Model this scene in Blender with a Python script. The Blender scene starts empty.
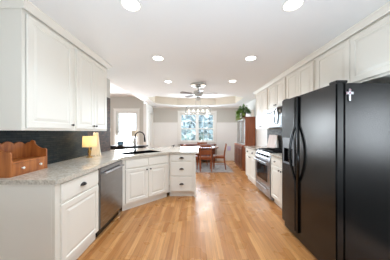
import bpy, bmesh, math, random
from mathutils import Vector, Matrix
random.seed(7)
PI = math.pi
SC = bpy.context.scene
COL = SC.collection

# ------------------------------------------------------------------ camera
EYE = 1.335
cam_d = bpy.data.cameras.new('camera')
cam_d.sensor_width = 36.0
cam_d.lens = 170.0 / 390.0 * 36.0
cam_d.shift_y = 1.5 / 390.0
cam_d.clip_start = 0.02
cam = bpy.data.objects.new('camera', cam_d)
cam.location = (0, 0, EYE)
cam.rotation_euler = (PI / 2, 0, 0)
COL.objects.link(cam)
SC.camera = cam

# ------------------------------------------------------------------ world / exposure
W = bpy.data.worlds.new('overcast_sky')
SC.world = W
W.use_nodes = True
wb = W.node_tree.nodes['Background']
wb.inputs[0].default_value = (0.80, 0.90, 1.0, 1)
wb.inputs[1].default_value = 3.4
SC.view_settings.view_transform = 'Standard'
SC.view_settings.look = 'None'
SC.view_settings.gamma = 1.0
SC.view_settings.use_curve_mapping = False
SC.view_settings.exposure = 0.58
SC.cycles.max_bounces = 10
SC.cycles.diffuse_bounces = 6
SC.cycles.glossy_bounces = 4
SC.cycles.transparent_max_bounces = 10
SC.cycles.sample_clamp_indirect = 6.0
SC.cycles.use_denoising = True

DOWNLIGHT_W = 5.5
def area_light(name, loc, rot, sx, sy, watts, col):
    d = bpy.data.lights.new(name, 'AREA')
    d.shape = 'RECTANGLE'
    d.size, d.size_y = sx, sy
    d.energy = watts
    d.color = col
    o = bpy.data.objects.new(name, d)
    o.location = loc
    o.rotation_euler = rot
    COL.objects.link(o)
    return o
# unseen lamp added by the camera to brighten the ceiling, and daylight at the window openings
area_light('ceiling_fill_uplight', (0.30, 0.0, 0.6), (PI, 0, 0), 1.6, 0.8, 42.0, (0.70, 0.86, 1.0))
area_light('dining_window_daylight', (0.1, 7.70, 1.5), (-PI / 2, 0, 0), 1.5, 1.2, 40.0, (0.76, 0.90, 1.0))
area_light('living_side_fill', (-4.95, 5.1, 1.4), (0, -PI / 2, 0), 0.8, 1.5, 5.0, (0.80, 0.92, 1.0))  # fill lamp at an unseen opening, added to brighten the kitchen
area_light('blind_window_daylight', (-2.72, 6.66, 1.45), (-PI / 2 + 0.3, 0, 0), 0.8, 1.3, 64.0, (0.90, 0.96, 1.0))
area_light('family_window_daylight', (6.5, -3.45, 1.4), (0, PI / 2, 0), 1.7, 2.0, 62.0, (0.90, 0.96, 1.0))
CEIL = 2.45
DOWNLIGHT_SPOTS = [(-0.56, 1.487), (0.857, 1.487), (-0.56, 2.58), (0.845, 2.58), (-0.60, 3.79), (0.83, 3.75)]

# ------------------------------------------------------------------ material helpers
def srgb(r, g, b):
    def f(c):
        c /= 255.0
        return c / 12.92 if c <= 0.04045 else ((c + 0.055) / 1.055) ** 2.4
    return (f(r), f(g), f(b), 1.0)

def mat(name):
    m = bpy.data.materials.new(name)
    m.use_nodes = True
    nt = m.node_tree
    return m, nt, nt.nodes['Principled BSDF']

def N(nt, t, **kw):
    n = nt.nodes.new(t)
    for k, v in kw.items():
        setattr(n, k, v)
    return n

def coords(nt, scale=(1, 1, 1), rot=(0, 0, 0)):
    tc = N(nt, 'ShaderNodeTexCoord')
    mp = N(nt, 'ShaderNodeMapping')
    mp.inputs['Scale'].default_value = scale
    mp.inputs['Rotation'].default_value = rot
    nt.links.new(tc.outputs['Object'], mp.inputs[0])
    return mp.outputs[0]

def bump(nt, bs, height, strength, dist=0.002):
    b = N(nt, 'ShaderNodeBump')
    b.inputs['Strength'].default_value = strength
    b.inputs['Distance'].default_value = dist
    nt.links.new(height, b.inputs['Height'])
    nt.links.new(b.outputs[0], bs.inputs['Normal'])

def plain(name, col, rough=0.5, metal=0.0, noise=0.0, nscale=40.0, spec=None):
    """paint/metal/plastic with a faint procedural bump"""
    m, nt, bs = mat(name)
    bs.inputs['Base Color'].default_value = col
    bs.inputs['Roughness'].default_value = rough
    bs.inputs['Metallic'].default_value = metal
    if spec is not None:
        bs.inputs['Specular IOR Level'].default_value = spec
    n = N(nt, 'ShaderNodeTexNoise')
    n.inputs['Scale'].default_value = nscale
    nt.links.new(coords(nt), n.inputs['Vector'])
    bump(nt, bs, n.outputs['Fac'], noise if noise else 0.02)
    return m

def ramp(nt, fac, stops):
    r = N(nt, 'ShaderNodeValToRGB')
    el = r.color_ramp.elements
    while len(el) < len(stops):
        el.new(0.5)
    for e, (p, c) in zip(el, stops):
        e.position = p
        e.color = c
    nt.links.new(fac, r.inputs[0])
    return r.outputs[0]

def mix(nt, fac, a, b, mode='MIX'):
    x = N(nt, 'ShaderNodeMix', data_type='RGBA', blend_type=mode)
    for s, v in ((0, fac), (6, a), (7, b)):
        if isinstance(v, (int, float)) or isinstance(v, tuple):
            x.inputs[s].default_value = v
        else:
            nt.links.new(v, x.inputs[s])
    return x.outputs[2]

def wood(name, c1, c2, rough=0.35, scale=(30, 30, 2.5)):
    m, nt, bs = mat(name)
    n = N(nt, 'ShaderNodeTexNoise')
    n.inputs['Scale'].default_value = 1.0
    n.inputs['Detail'].default_value = 5.0
    n.inputs['Distortion'].default_value = 0.6
    nt.links.new(coords(nt, scale), n.inputs['Vector'])
    nt.links.new(ramp(nt, n.outputs['Fac'], [(0.3, c1), (0.7, c2)]), bs.inputs['Base Color'])
    bs.inputs['Roughness'].default_value = rough
    bump(nt, bs, n.outputs['Fac'], 0.05)
    return m

def emit(name, col, s):
    m = bpy.data.materials.new(name)
    m.use_nodes = True
    nt = m.node_tree
    nt.nodes.remove(nt.nodes['Principled BSDF'])
    e = N(nt, 'ShaderNodeEmission')
    e.inputs[0].default_value = col
    e.inputs[1].default_value = s
    nt.links.new(e.outputs[0], nt.nodes['Material Output'].inputs[0])
    return m

def clear_glass(name, tint=(1, 1, 1, 1), gl=0.12):
    m = bpy.data.materials.new(name)
    m.use_nodes = True
    nt = m.node_tree
    nt.nodes.remove(nt.nodes['Principled BSDF'])
    t = N(nt, 'ShaderNodeBsdfTransparent')
    t.inputs[0].default_value = tint
    g = N(nt, 'ShaderNodeBsdfGlossy')
    g.inputs['Roughness'].default_value = 0.03
    lw = N(nt, 'ShaderNodeLayerWeight')
    lw.inputs[0].default_value = gl
    mx = N(nt, 'ShaderNodeMixShader')
    nt.links.new(lw.outputs['Facing'], mx.inputs[0])
    nt.links.new(t.outputs[0], mx.inputs[1])
    nt.links.new(g.outputs[0], mx.inputs[2])
    nt.links.new(mx.outputs[0], nt.nodes['Material Output'].inputs[0])
    return m

def floor_material():
    m, nt, bs = mat('oak_strip_floor')
    v = coords(nt, (1, 1, 1), (0, 0, PI / 2))
    br = N(nt, 'ShaderNodeTexBrick')
    br.offset = 0.37
    br.offset_frequency = 2
    br.inputs['Color1'].default_value = srgb(198, 144, 90)
    br.inputs['Color2'].default_value = srgb(164, 106, 56)
    br.inputs['Mortar'].default_value = srgb(120, 74, 36)
    br.inputs['Scale'].default_value = 1.0
    br.inputs['Mortar Size'].default_value = 0.0011
    br.inputs['Bias'].default_value = -0.1
    br.inputs['Brick Width'].default_value = 0.75
    br.inputs['Row Height'].default_value = 0.062
    nt.links.new(v, br.inputs['Vector'])
    n = N(nt, 'ShaderNodeTexNoise')
    n.inputs['Scale'].default_value = 1.0
    n.inputs['Detail'].default_value = 6.0
    nt.links.new(coords(nt, (45, 2.2, 1)), n.inputs['Vector'])
    g = ramp(nt, n.outputs['Fac'], [(0.25, (0.72, 0.68, 0.62, 1)), (0.75, (1.12, 1.10, 1.08, 1))])
    c = mix(nt, 1.0, br.outputs['Color'], g, 'MULTIPLY')
    nt.links.new(c, bs.inputs['Base Color'])
    n2 = N(nt, 'ShaderNodeTexNoise')
    n2.inputs['Scale'].default_value = 3.0
    nt.links.new(coords(nt), n2.inputs['Vector'])
    nt.links.new(ramp(nt, n2.outputs['Fac'], [(0.3, (0.22, 0.22, 0.22, 1)), (0.7, (0.40, 0.40, 0.40, 1))]), bs.inputs['Roughness'])
    bump(nt, bs, n.outputs['Fac'], 0.15, 0.002)
    return m

def granite_material():
    m, nt, bs = mat('pale_granite')
    n = N(nt, 'ShaderNodeTexNoise')
    n.inputs['Scale'].default_value = 60.0
    n.inputs['Detail'].default_value = 8.0
    nt.links.new(coords(nt), n.inputs['Vector'])
    n2 = N(nt, 'ShaderNodeTexNoise')
    n2.inputs['Scale'].default_value = 7.0
    n2.inputs['Detail'].default_value = 4.0
    n2.inputs['Distortion'].default_value = 1.2
    nt.links.new(coords(nt), n2.inputs['Vector'])
    a = ramp(nt, n.outputs['Fac'], [(0.32, srgb(176, 167, 154)), (0.5, srgb(203, 195, 183)), (0.68, srgb(220, 213, 202))])
    b = ramp(nt, n2.outputs['Fac'], [(0.35, (0.86, 0.83, 0.80, 1)), (0.65, (1.03, 1.02, 1.0, 1))])
    nt.links.new(mix(nt, 1.0, a, b, 'MULTIPLY'), bs.inputs['Base Color'])
    bs.inputs['Roughness'].default_value = 0.12
    return m

def mosaic_material(name, ca, cb_, cm):
    m, nt, bs = mat(name)
    tc = N(nt, 'ShaderNodeTexCoord')
    sp = N(nt, 'ShaderNodeSeparateXYZ')
    cb = N(nt, 'ShaderNodeCombineXYZ')
    nt.links.new(tc.outputs['Object'], sp.inputs[0])
    nt.links.new(sp.outputs['Y'], cb.inputs['X'])
    nt.links.new(sp.outputs['Z'], cb.inputs['Y'])
    br = N(nt, 'ShaderNodeTexBrick')
    br.inputs['Color1'].default_value = ca
    br.inputs['Color2'].default_value = cb_
    br.inputs['Mortar'].default_value = cm
    br.inputs['Scale'].default_value = 1.0
    br.inputs['Mortar Size'].default_value = 0.0022
    br.inputs['Brick Width'].default_value = 0.10
    br.inputs['Row Height'].default_value = 0.026
    nt.links.new(cb.outputs[0], br.inputs['Vector'])
    n = N(nt, 'ShaderNodeTexNoise')
    n.inputs['Scale'].default_value = 14.0
    nt.links.new(cb.outputs[0], n.inputs['Vector'])
    g = ramp(nt, n.outputs['Fac'], [(0.3, (0.7, 0.75, 0.8, 1)), (0.7, (1.2, 1.1, 1.0, 1))])
    nt.links.new(mix(nt, 1.0, br.outputs['Color'], g, 'MULTIPLY'), bs.inputs['Base Color'])
    bs.inputs['Roughness'].default_value = 0.5
    bs.inputs['Specular IOR Level'].default_value = 0.15
    bump(nt, bs, br.outputs['Fac'], -0.3, 0.002)
    return m

def rug_material():
    m, nt, bs = mat('grey_woven_rug')
    n = N(nt, 'ShaderNodeTexNoise')
    n.inputs['Scale'].default_value = 9.0
    n.inputs['Detail'].default_value = 8.0
    nt.links.new(coords(nt), n.inputs['Vector'])
    nt.links.new(ramp(nt, n.outputs['Fac'], [(0.35, srgb(142, 134, 132)), (0.65, srgb(190, 183, 179))]), bs.inputs['Base Color'])
    bs.inputs['Roughness'].default_value = 0.95
    bump(nt, bs, n.outputs['Fac'], 0.4, 0.004)
    return m

def leaf_material(name, a, b):
    m, nt, bs = mat(name)
    n = N(nt, 'ShaderNodeTexNoise')
    n.inputs['Scale'].default_value = 9.0
    nt.links.new(coords(nt), n.inputs['Vector'])
    nt.links.new(ramp(nt, n.outputs['Fac'], [(0.35, a), (0.65, b)]), bs.inputs['Base Color'])
    bs.inputs['Roughness'].default_value = 0.5
    return m

def brushed(name, col, rough):
    m, nt, bs = mat(name)
    bs.inputs['Base Color'].default_value = col
    bs.inputs['Metallic'].default_value = 1.0
    n = N(nt, 'ShaderNodeTexNoise')
    n.inputs['Scale'].default_value = 1.0
    nt.links.new(coords(nt, (4, 4, 300)), n.inputs['Vector'])
    nt.links.new(ramp(nt, n.outputs['Fac'], [(0.3, (rough * 0.8,) * 3 + (1,)), (0.7, (rough * 1.2,) * 3 + (1,))]), bs.inputs['Roughness'])
    return m

def fridge_material():
    m, nt, bs = mat('black_textured_enamel')
    bs.inputs['Base Color'].default_value = srgb(13, 13, 14)
    bs.inputs['Roughness'].default_value = 0.22
    bs.inputs['Specular IOR Level'].default_value = 0.5
    n = N(nt, 'ShaderNodeTexNoise')
    n.inputs['Scale'].default_value = 160.0
    n.inputs['Detail'].default_value = 3.0
    nt.links.new(coords(nt), n.inputs['Vector'])
    bump(nt, bs, n.outputs['Fac'], 0.25, 0.002)
    return m

M = {}
M['cab'] = plain('cream_white_cabinet_paint', srgb(236, 231, 221), 0.38)
M['trim'] = plain('white_trim_paint', srgb(240, 238, 233), 0.4)
M['ceil'] = plain('white_ceiling_paint', srgb(240, 240, 239), 0.85, noise=0.15, nscale=120)
M['greige'] = plain('greige_wall_paint', srgb(202, 198, 190), 0.8)
M['whitewall'] = plain('white_wall_paint', srgb(242, 241, 238), 0.6)
M['floor'] = floor_material()
M['granite'] = granite_material()
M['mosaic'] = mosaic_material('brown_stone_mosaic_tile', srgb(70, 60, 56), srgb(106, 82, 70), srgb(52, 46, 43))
M['dark_tile'] = mosaic_material('dark_blue_grey_tile', srgb(44, 52, 56), srgb(62, 66, 66), srgb(36, 40, 42))  # same tile pattern as the brown mosaic, darker and bluer
M['greytile'] = mosaic_material('grey_stone_tile', srgb(96, 98, 100), srgb(130, 130, 130), srgb(84, 84, 84))
M['bronze'] = plain('oil_rubbed_bronze', srgb(48, 42, 40), 0.35, 0.8)
M['blackmetal'] = plain('matte_black_metal', srgb(22, 22, 23), 0.35, 0.3)
M['blackplastic'] = plain('black_plastic', srgb(16, 16, 17), 0.18)
M['blackglass'] = plain('black_oven_glass', srgb(14, 14, 16), 0.06)
M['iron'] = plain('cast_iron', srgb(24, 24, 25), 0.5, 0.2)
M['steel'] = brushed('brushed_stainless_steel', srgb(172, 172, 174), 0.3)
M['dsteel'] = brushed('dark_stainless_steel', srgb(158, 158, 160), 0.24)
M['nickel_l'] = brushed('pale_nickel', srgb(200, 198, 194), 0.4)
M['nickel'] = brushed('brushed_nickel', srgb(160, 158, 154), 0.35)
M['fridge'] = fridge_material()
M['pine'] = wood('honey_pine', srgb(190, 116, 58), srgb(150, 82, 36), 0.45)
M['cherry'] = wood('red_cherry_wood', srgb(118, 62, 38), srgb(84, 42, 27), 0.3)
M['cherry_h'] = wood('orange_cherry_wood', srgb(166, 94, 54), srgb(130, 68, 37), 0.3)
M['walnut'] = wood('dark_walnut', srgb(150, 132, 124), srgb(126, 108, 102), 0.35)
M['dark_table'] = wood('near_black_wood', srgb(38, 34, 33), srgb(26, 23, 22), 0.35)
M['ceramic'] = plain('white_ceramic', srgb(238, 234, 226), 0.15)
M['cream_cloth'] = plain('cream_cloth', srgb(236, 226, 206), 0.9, noise=0.4, nscale=300)
M['brass'] = plain('aged_brass', srgb(190, 152, 92), 0.3, 1.0)
M['rug'] = rug_material()
M['glass'] = clear_glass('clear_glass')
M['cabglass'] = clear_glass('cabinet_glass', (0.92, 0.95, 0.95, 1), 0.35)
M['leaf'] = leaf_material('dark_green_leaf', srgb(66, 104, 48), srgb(112, 150, 74))
M['leaf2'] = leaf_material('pale_green_leaf', srgb(156, 188, 96), srgb(130, 168, 78))
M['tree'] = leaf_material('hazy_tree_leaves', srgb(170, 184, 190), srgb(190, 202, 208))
M['bark'] = wood('grey_bark', srgb(150, 150, 150), srgb(120, 120, 122), 0.9)
M['lawn'] = leaf_material('lawn_grass', srgb(150, 165, 130), srgb(120, 140, 100))
M['board'] = wood('pale_pink_board', srgb(206, 182, 168), srgb(192, 164, 150), 0.5)
M['lens'] = emit('lit_lamp_lens', (1.0, 0.97, 0.92, 1), 8.0)
M['bulb'] = emit('lit_bulb', (1.0, 0.90, 0.75, 1), 2.5)
M['blind'] = plain('white_blind_slats', srgb(240, 242, 246), 0.6)
M['pinkstone'] = plain('pink_enamel', srgb(196, 150, 160), 0.3)
M['silver'] = plain('polished_silver', srgb(215, 215, 220), 0.2, 1.0)
M['print'] = plain('blue_photo_print', srgb(120, 160, 190), 0.3)
M['outlet'] = plain('violet_glow_plastic', srgb(222, 214, 238), 0.4)  # white plastic with the night light's violet glow put into its colour
M['backsplash_r'] = M['mosaic']

def shade_material():
    m = bpy.data.materials.new('cream_lamp_shade_linen')
    m.use_nodes = True
    nt = m.node_tree
    bs = nt.nodes['Principled BSDF']
    bs.inputs['Base Color'].default_value = srgb(240, 226, 196)
    bs.inputs['Roughness'].default_value = 0.9
    tr = N(nt, 'ShaderNodeBsdfTranslucent')
    tr.inputs[0].default_value = srgb(246, 230, 198)
    mx = N(nt, 'ShaderNodeMixShader')
    mx.inputs[0].default_value = 0.6
    nt.links.new(bs.outputs[0], mx.inputs[1])
    nt.links.new(tr.outputs[0], mx.inputs[2])
    nt.links.new(mx.outputs[0], nt.nodes['Material Output'].inputs[0])
    return m
M['shade'] = shade_material()
M['blind'].node_tree.nodes['Principled BSDF'].inputs['Transmission Weight'].default_value = 0.0

# ------------------------------------------------------------------ mesh helpers
class B:
    """collects shapes for ONE mesh"""
    def __init__(s):
        s.bm = bmesh.new()

    def box(s, x0, y0, z0, x1, y1, z1, bev=0.0):
        x0, x1 = min(x0, x1), max(x0, x1)
        y0, y1 = min(y0, y1), max(y0, y1)
        z0, z1 = min(z0, z1), max(z0, z1)
        v = [s.bm.verts.new(c) for c in ((x0, y0, z0), (x1, y0, z0), (x1, y1, z0), (x0, y1, z0),
                                         (x0, y0, z1), (x1, y0, z1), (x1, y1, z1), (x0, y1, z1))]
        fs = [s.bm.faces.new([v[i] for i in q]) for q in
              ((0, 3, 2, 1), (4, 5, 6, 7), (0, 1, 5, 4), (1, 2, 6, 5), (2, 3, 7, 6), (3, 0, 4, 7))]
        if bev > 0:
            es = list({e for f in fs for e in f.edges})
            bmesh.ops.bevel(s.bm, geom=es, offset=bev, segments=2, affect='EDGES', clamp_overlap=True)
        return s

    def prism(s, pts, z0, z1):
        """extrude a 2D xy polygon (counter-clockwise) in z"""
        a = [s.bm.verts.new((x, y, z0)) for x, y in pts]
        b = [s.bm.verts.new((x, y, z1)) for x, y in pts]
        n = len(pts)
        s.bm.faces.new(list(reversed(a)))
        s.bm.faces.new(b)
        for i in range(n):
            s.bm.faces.new((a[i], a[(i + 1) % n], b[(i + 1) % n], b[i]))
        return s

    def extrude_x(s, yz, x0, x1):
        """extrude a yz polygon along x"""
        a = [s.bm.verts.new((x0, y, z)) for y, z in yz]
        b = [s.bm.verts.new((x1, y, z)) for y, z in yz]
        n = len(yz)
        s.bm.faces.new(a)
        s.bm.faces.new(list(reversed(b)))
        for i in range(n):
            s.bm.faces.new((a[(i + 1) % n], a[i], b[i], b[(i + 1) % n]))
        return s

    def extrude_y(s, xz, y0, y1):
        a = [s.bm.verts.new((x, y0, z)) for x, z in xz]
        b = [s.bm.verts.new((x, y1, z)) for x, z in xz]
        n = len(xz)
        s.bm.faces.new(a)
        s.bm.faces.new(list(reversed(b)))
        for i in range(n):
            s.bm.faces.new((a[(i + 1) % n], a[i], b[i], b[(i + 1) % n]))
        return s

    def lathe(s, prof, loc=(0, 0, 0), seg=20, axis='Z', rim=False):
        """prof: list of (radius, height)"""
        rings = []
        for r, h in prof:
            ring = []
            if r < 1e-6:
                ring = [s._ax(0, 0, h, loc, axis)]
            else:
                for i in range(seg):
                    a = 2 * PI * i / seg
                    ring.append(s._ax(r * math.cos(a), r * math.sin(a), h, loc, axis))
            rings.append(ring)
        for a, b in zip(rings, rings[1:]):
            for i in range(seg):
                j = (i + 1) % seg
                if len(a) == 1 and len(b) == 1:
                    continue
                if len(a) == 1:
                    s.bm.faces.new((a[0], b[i], b[j]))
                elif len(b) == 1:
                    s.bm.faces.new((a[i], a[j], b[0]))
                else:
                    s.bm.faces.new((a[i], a[j], b[j], b[i]))
        for r in (rings[0], rings[-1]):
            if len(r) > 1 and not rim:
                s.bm.faces.new(r)
        return s

    def _ax(s, x, y, h, loc, axis):
        p = {'Z': (x, y, h), 'Y': (x, h, y), 'X': (h, x, y)}[axis]
        return s.bm.verts.new((p[0] + loc[0], p[1] + loc[1], p[2] + loc[2]))

    def tube(s, pts, r, seg=8, radii=None):
        pts = [Vector(p) for p in pts]
        rings = []
        up = Vector((0, 0, 1))
        prev = None
        for i, p in enumerate(pts):
            t = (pts[min(i + 1, len(pts) - 1)] - pts[max(i - 1, 0)]).normalized()
            if prev is None:
                ref = up if abs(t.dot(up)) < 0.9 else Vector((1, 0, 0))
                u = t.cross(ref).normalized()
            else:
                u = (prev - t * prev.dot(t)).normalized()
            prev = u
            w = t.cross(u)
            rr = radii[i] if radii else r
            rings.append([s.bm.verts.new(p + (u * math.cos(2 * PI * k / seg) + w * math.sin(2 * PI * k / seg)) * rr) for k in range(seg)])
        for a, b in zip(rings, rings[1:]):
            for k in range(seg):
                s.bm.faces.new((a[k], a[(k + 1) % seg], b[(k + 1) % seg], b[k]))
        s.bm.faces.new(rings[0])
        s.bm.faces.new(rings[-1])
        return s

    def panel(s, x0, z0, w, h, t, y=0.0, raised=True, frame=0.055):
        """a raised-panel door: front towards -y, back at y"""
        f = frame
        if raised:
            prof = [(0.0, y), (0.0, y - t + 0.004), (0.004, y - t), (f, y - t), (f + 0.006, y - t + 0.008),
                    (f + 0.014, y - t + 0.008), (f + 0.040, y - t + 0.001)]
        else:
            prof = [(0.0, y), (0.0, y - t + 0.005), (0.006, y - t)]
        loops = []
        for i, yy in prof:
            loops.append([s.bm.verts.new(c) for c in ((x0 + i, yy, z0 + i), (x0 + w - i, yy, z0 + i),
                                                      (x0 + w - i, yy, z0 + h - i), (x0 + i, yy, z0 + h - i))])
        for a, b in zip(loops, loops[1:]):
            for k in range(4):
                s.bm.faces.new((a[k], a[(k + 1) % 4], b[(k + 1) % 4], b[k]))
        s.bm.faces.new(loops[-1])
        s.bm.faces.new(list(reversed(loops[0])))
        return s

    def ball(s, c, r, sz=(1, 1, 1), sub=2):
        m = Matrix.Translation(c) @ Matrix.Diagonal((sz[0], sz[1], sz[2], 1))
        bmesh.ops.create_icosphere(s.bm, subdivisions=sub, radius=r, matrix=m)
        return s

    def quad(s, a, b, c, d):
        s.bm.faces.new([s.bm.verts.new(p) for p in (a, b, c, d)])
        return s

    def build(s, name, m, parent=None, smooth=False, loc=None):
        bmesh.ops.recalc_face_normals(s.bm, faces=s.bm.faces)
        me = bpy.data.meshes.new(name)
        s.bm.to_mesh(me)
        s.bm.free()
        me.materials.append(m)
        if smooth:
            for p in me.polygons:
                p.use_smooth = True
            if hasattr(me, 'set_sharp_from_angle'):
                me.set_sharp_from_angle(angle=math.radians(38))
        o = bpy.data.objects.new(name, me)
        COL.objects.link(o)
        if parent is not None:
            o.parent = parent
        if loc is not None:
            o.location = loc
        return o

def thing(name, label, cat, loc=(0, 0, 0), rz=0.0, group=None):
    o = bpy.data.objects.new(name, None)
    o.empty_display_size = 0.1
    COL.objects.link(o)
    o.location = loc
    o.rotation_euler = (0, 0, rz)
    o['label'] = label
    o['category'] = cat
    if group:
        o['group'] = group
    return o

def tag(o, label, cat, group=None):
    o['label'] = label
    o['category'] = cat
    if group:
        o['group'] = group
    return o

def struct(o, label=None, cat=None):
    o['kind'] = 'structure'
    if label:
        o['label'] = label
    if cat:
        o['category'] = cat
    return o

def copy_tree(o, parent=None):
    c = o.copy()
    COL.objects.link(c)
    if parent is not None:
        c.parent = parent
    for ch in list(o.children):
        copy_tree(ch, c)
    return c

def rect_frame(b, x0, z0, x1, z1, w, y0, y1):
    """a rectangular frame in the xz plane"""
    b.box(x0, y0, z0, x0 + w, y1, z1)
    b.box(x1 - w, y0, z0, x1, y1, z1)
    b.box(x0 + w, y0, z0, x1 - w, y1, z0 + w)
    b.box(x0 + w, y0, z1 - w, x1 - w, y1, z1)
    return b

def sweep(path, prof, name, m, closed=False):
    """prof [(out, z)] swept along a 2D path; out is to the right of the travel direction"""
    b = B()
    n = len(path)
    rows = []
    for i in range(n):
        p = Vector(path[i])
        def nrm(a, c):
            d = (Vector(c) - Vector(a)).normalized()
            return Vector((d.y, -d.x))
        if closed or 0 < i < n - 1:
            n1 = nrm(path[i - 1], path[i])
            n2 = nrm(path[i], path[(i + 1) % n])
            mm = (n1 + n2).normalized()
            k = 1.0 / max(0.3, mm.dot(n1))
        else:
            mm = nrm(path[0], path[1]) if i == 0 else nrm(path[-2], path[-1])
            k = 1.0
        rows.append([b.bm.verts.new((p.x + mm.x * o * k, p.y + mm.y * o * k, z)) for o, z in prof])
    m_ = len(prof)
    rng = range(n if closed else n - 1)
    for i in rng:
        a, c = rows[i], rows[(i + 1) % n]
        for k in range(m_):
            b.bm.faces.new((a[k], a[(k + 1) % m_], c[(k + 1) % m_], c[k]))
    if not closed:
        b.bm.faces.new(rows[0])
        b.bm.faces.new(list(reversed(rows[-1])))
    return b.build(name, m)

# ------------------------------------------------------------------ the setting
RW, LW = 2.06, -1.84          # right wall, left wall of the kitchen
LEFT_END = 3.68               # where the left kitchen wall stops
FAR = 7.80                    # dining end wall
LIV = 6.75                    # end wall of the room on the left
DL = -1.93                    # left wall of the dining room

struct(B().box(-5.3, -0.6, -0.1, 2.2, 8.0, 0.0).build('floor', M['floor']))
struct(B().box(-5.3, -5.64, -0.1, 6.74, -0.601, 0.0).box(2.201, -0.601, -0.1, 6.74, 1.45, 0.0).build('floor_family', plain('neutral_bounce_grey', srgb(120, 118, 116), 0.95, noise=0.5, nscale=200)))  # unseen floor, made neutral grey to cut the orange bounce light
struct(B().box(RW, 1.31, 0, RW + 0.14, 8.0, CEIL + 0.3).build('wall_right', M['whitewall']))
struct(B().box(LW - 0.12, -0.6, 0, LW, LEFT_END, CEIL).build('wall_left', M['greige']))
LX0, LX1, LZ0, LZ1 = -3.13, -2.30, 0.62, 2.13
b = B()
b.box(-5.2, LIV, 0, LX0, LIV + 0.12, 2.71)
b.box(LX1, LIV, 0, DL - 0.12, LIV + 0.12, 2.71)
b.box(LX0, LIV, 0, LX1, LIV + 0.12, LZ0)
b.box(LX0, LIV, LZ1, LX1, LIV + 0.12, 2.71)
struct(b.build('wall_living_end', M['greige']))
b = B()
b.box(-5.2, 2.2, 0, -5.06, 4.3, 2.71)
b.box(-5.2, 4.3, 1.8, -5.06, 5.9, 2.71)
b.box(-5.2, 4.3, 0.0, -5.06, 5.9, 1.0)
b.box(-5.2, 5.9, 0, -5.06, LIV, 2.71)
struct(b.build('wall_living_left', M['greige']))

# dining left wall with a doorway casing
b = B()
b.box(DL - 0.12, LIV + 0.121, 0, DL, 7.12, CEIL)
b.box(DL - 0.12, 7.12, 2.12, DL, 7.70, CEIL)
b.box(DL - 0.12, 7.70, 0, DL, FAR, CEIL)
b.box(DL - 0.12 + 0.001, LIV, 0, DL, LIV + 0.12, CEIL)
struct(b.build('wall_dining_left', M['whitewall']))

# far wall with the window opening
WX0, WX1, WZ0, WZ1 = -0.70, 0.90, 0.86, 2.17
b = B()
b.box(-2.2, FAR, 0, WX0, FAR + 0.14, CEIL + 0.3)
b.box(WX1, FAR, 0, RW, FAR + 0.14, CEIL + 0.3)
b.box(WX0, FAR, 0, WX1, FAR + 0.14, WZ0)
b.box(WX0, FAR, WZ1, WX1, FAR + 0.14, CEIL + 0.3)
struct(b.build('wall_far', M['greige']))

# the family room behind the camera: wide windows in its back and right walls
def wall_with_windows(name, a0, a1, holes, zb, zt, top, put):
    b = B()
    edges = [a0] + [e for h in holes for e in h] + [a1]
    for k in range(0, len(edges), 2):
        put(b, edges[k], edges[k + 1], 0.0, top)
    for h0, h1 in holes:
        put(b, h0, h1, 0.0, zb)
        put(b, h0, h1, zt, top)
    return struct(b.build(name, M['greige']))
BACK_Y, BACK_X = -5.5, 6.6
wall_with_windows('wall_back', -5.2, BACK_X, [(3.2, 5.8)], 0.5, 2.25, CEIL,
                  lambda b, p, q, z0, z1: b.box(p, BACK_Y - 0.14, z0, q, BACK_Y, z1))
wall_with_windows('wall_family_right', BACK_Y, 1.31, [(-4.5, -2.4)], 0.5, 2.25, CEIL,
                  lambda b, p, q, z0, z1: b.box(BACK_X, p, z0, BACK_X + 0.14, q, z1))
struct(B().box(RW + 0.141, 1.31, 0, BACK_X + 0.14, 1.45, CEIL).build('wall_family_end', M['greige']))
struct(B().box(-5.2, BACK_Y, 0, -5.06, 2.2, CEIL).build('wall_family_left', M['greige']))

# kitchen and dining ceiling with the octagonal tray opening
TX, TZ = 0.06, 2.74
TRAY = [(-0.76, 5.05), (0.88, 5.05), (1.60, 5.62), (1.60, 6.72), (0.88, 7.22), (-0.76, 7.22), (-1.58, 6.72), (-1.58, 5.62)]
bm_ = B()
outer = [(-1.91, LEFT_END), (-1.91, FAR), (RW, FAR), (RW, 1.44), (6.7, 1.44), (6.7, -5.6), (-5.2, -5.6), (-5.2, -0.6), (-1.91, -0.6)]
ov = [bm_.bm.verts.new((x, y, CEIL)) for x, y in outer]
iv = [bm_.bm.verts.new((x, y, CEIL)) for x, y in TRAY]
es = [bm_.bm.edges.new((ov[i], ov[(i + 1) % len(ov)])) for i in range(len(ov))]
es += [bm_.bm.edges.new((iv[i], iv[(i + 1) % 8])) for i in range(8)]
bmesh.ops.triangle_fill(bm_.bm, use_beauty=True, edges=es)
top = [bm_.bm.verts.new((x, y, TZ)) for x, y in TRAY]
tr_ = B()
lo_r = [tr_.bm.verts.new((x, y, CEIL)) for x, y in TRAY]
hi_r = [tr_.bm.verts.new((x, y, TZ)) for x, y in TRAY]
for i in range(8):
    tr_.bm.faces.new((lo_r[i], lo_r[(i + 1) % 8], hi_r[(i + 1) % 8], hi_r[i]))
struct(tr_.build('trim_8', plain('beige_tray_paint', srgb(214, 204, 188), 0.8)))
bm_.bm.faces.new(top)
# the edge towards the higher ceiling on the left
e0 = [bm_.bm.verts.new(c) for c in ((-1.91, -0.6, CEIL), (-1.91, FAR, CEIL), (-1.91, FAR, 2.72), (-1.91, -0.6, 2.72))]
bm_.bm.faces.new(e0)
bm_.bm.faces.new([bm_.bm.verts.new(c) for c in ((-5.2, -0.6, CEIL), (-1.91, -0.6, CEIL), (-1.91, -0.6, 2.72), (-5.2, -0.6, 2.72))])
struct(bm_.build('ceiling', M['ceil']))
struct(B().box(-5.2, -0.6, 2.715, -1.911, 8.0, 2.80).build('ceiling_living', M['ceil']))

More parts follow.
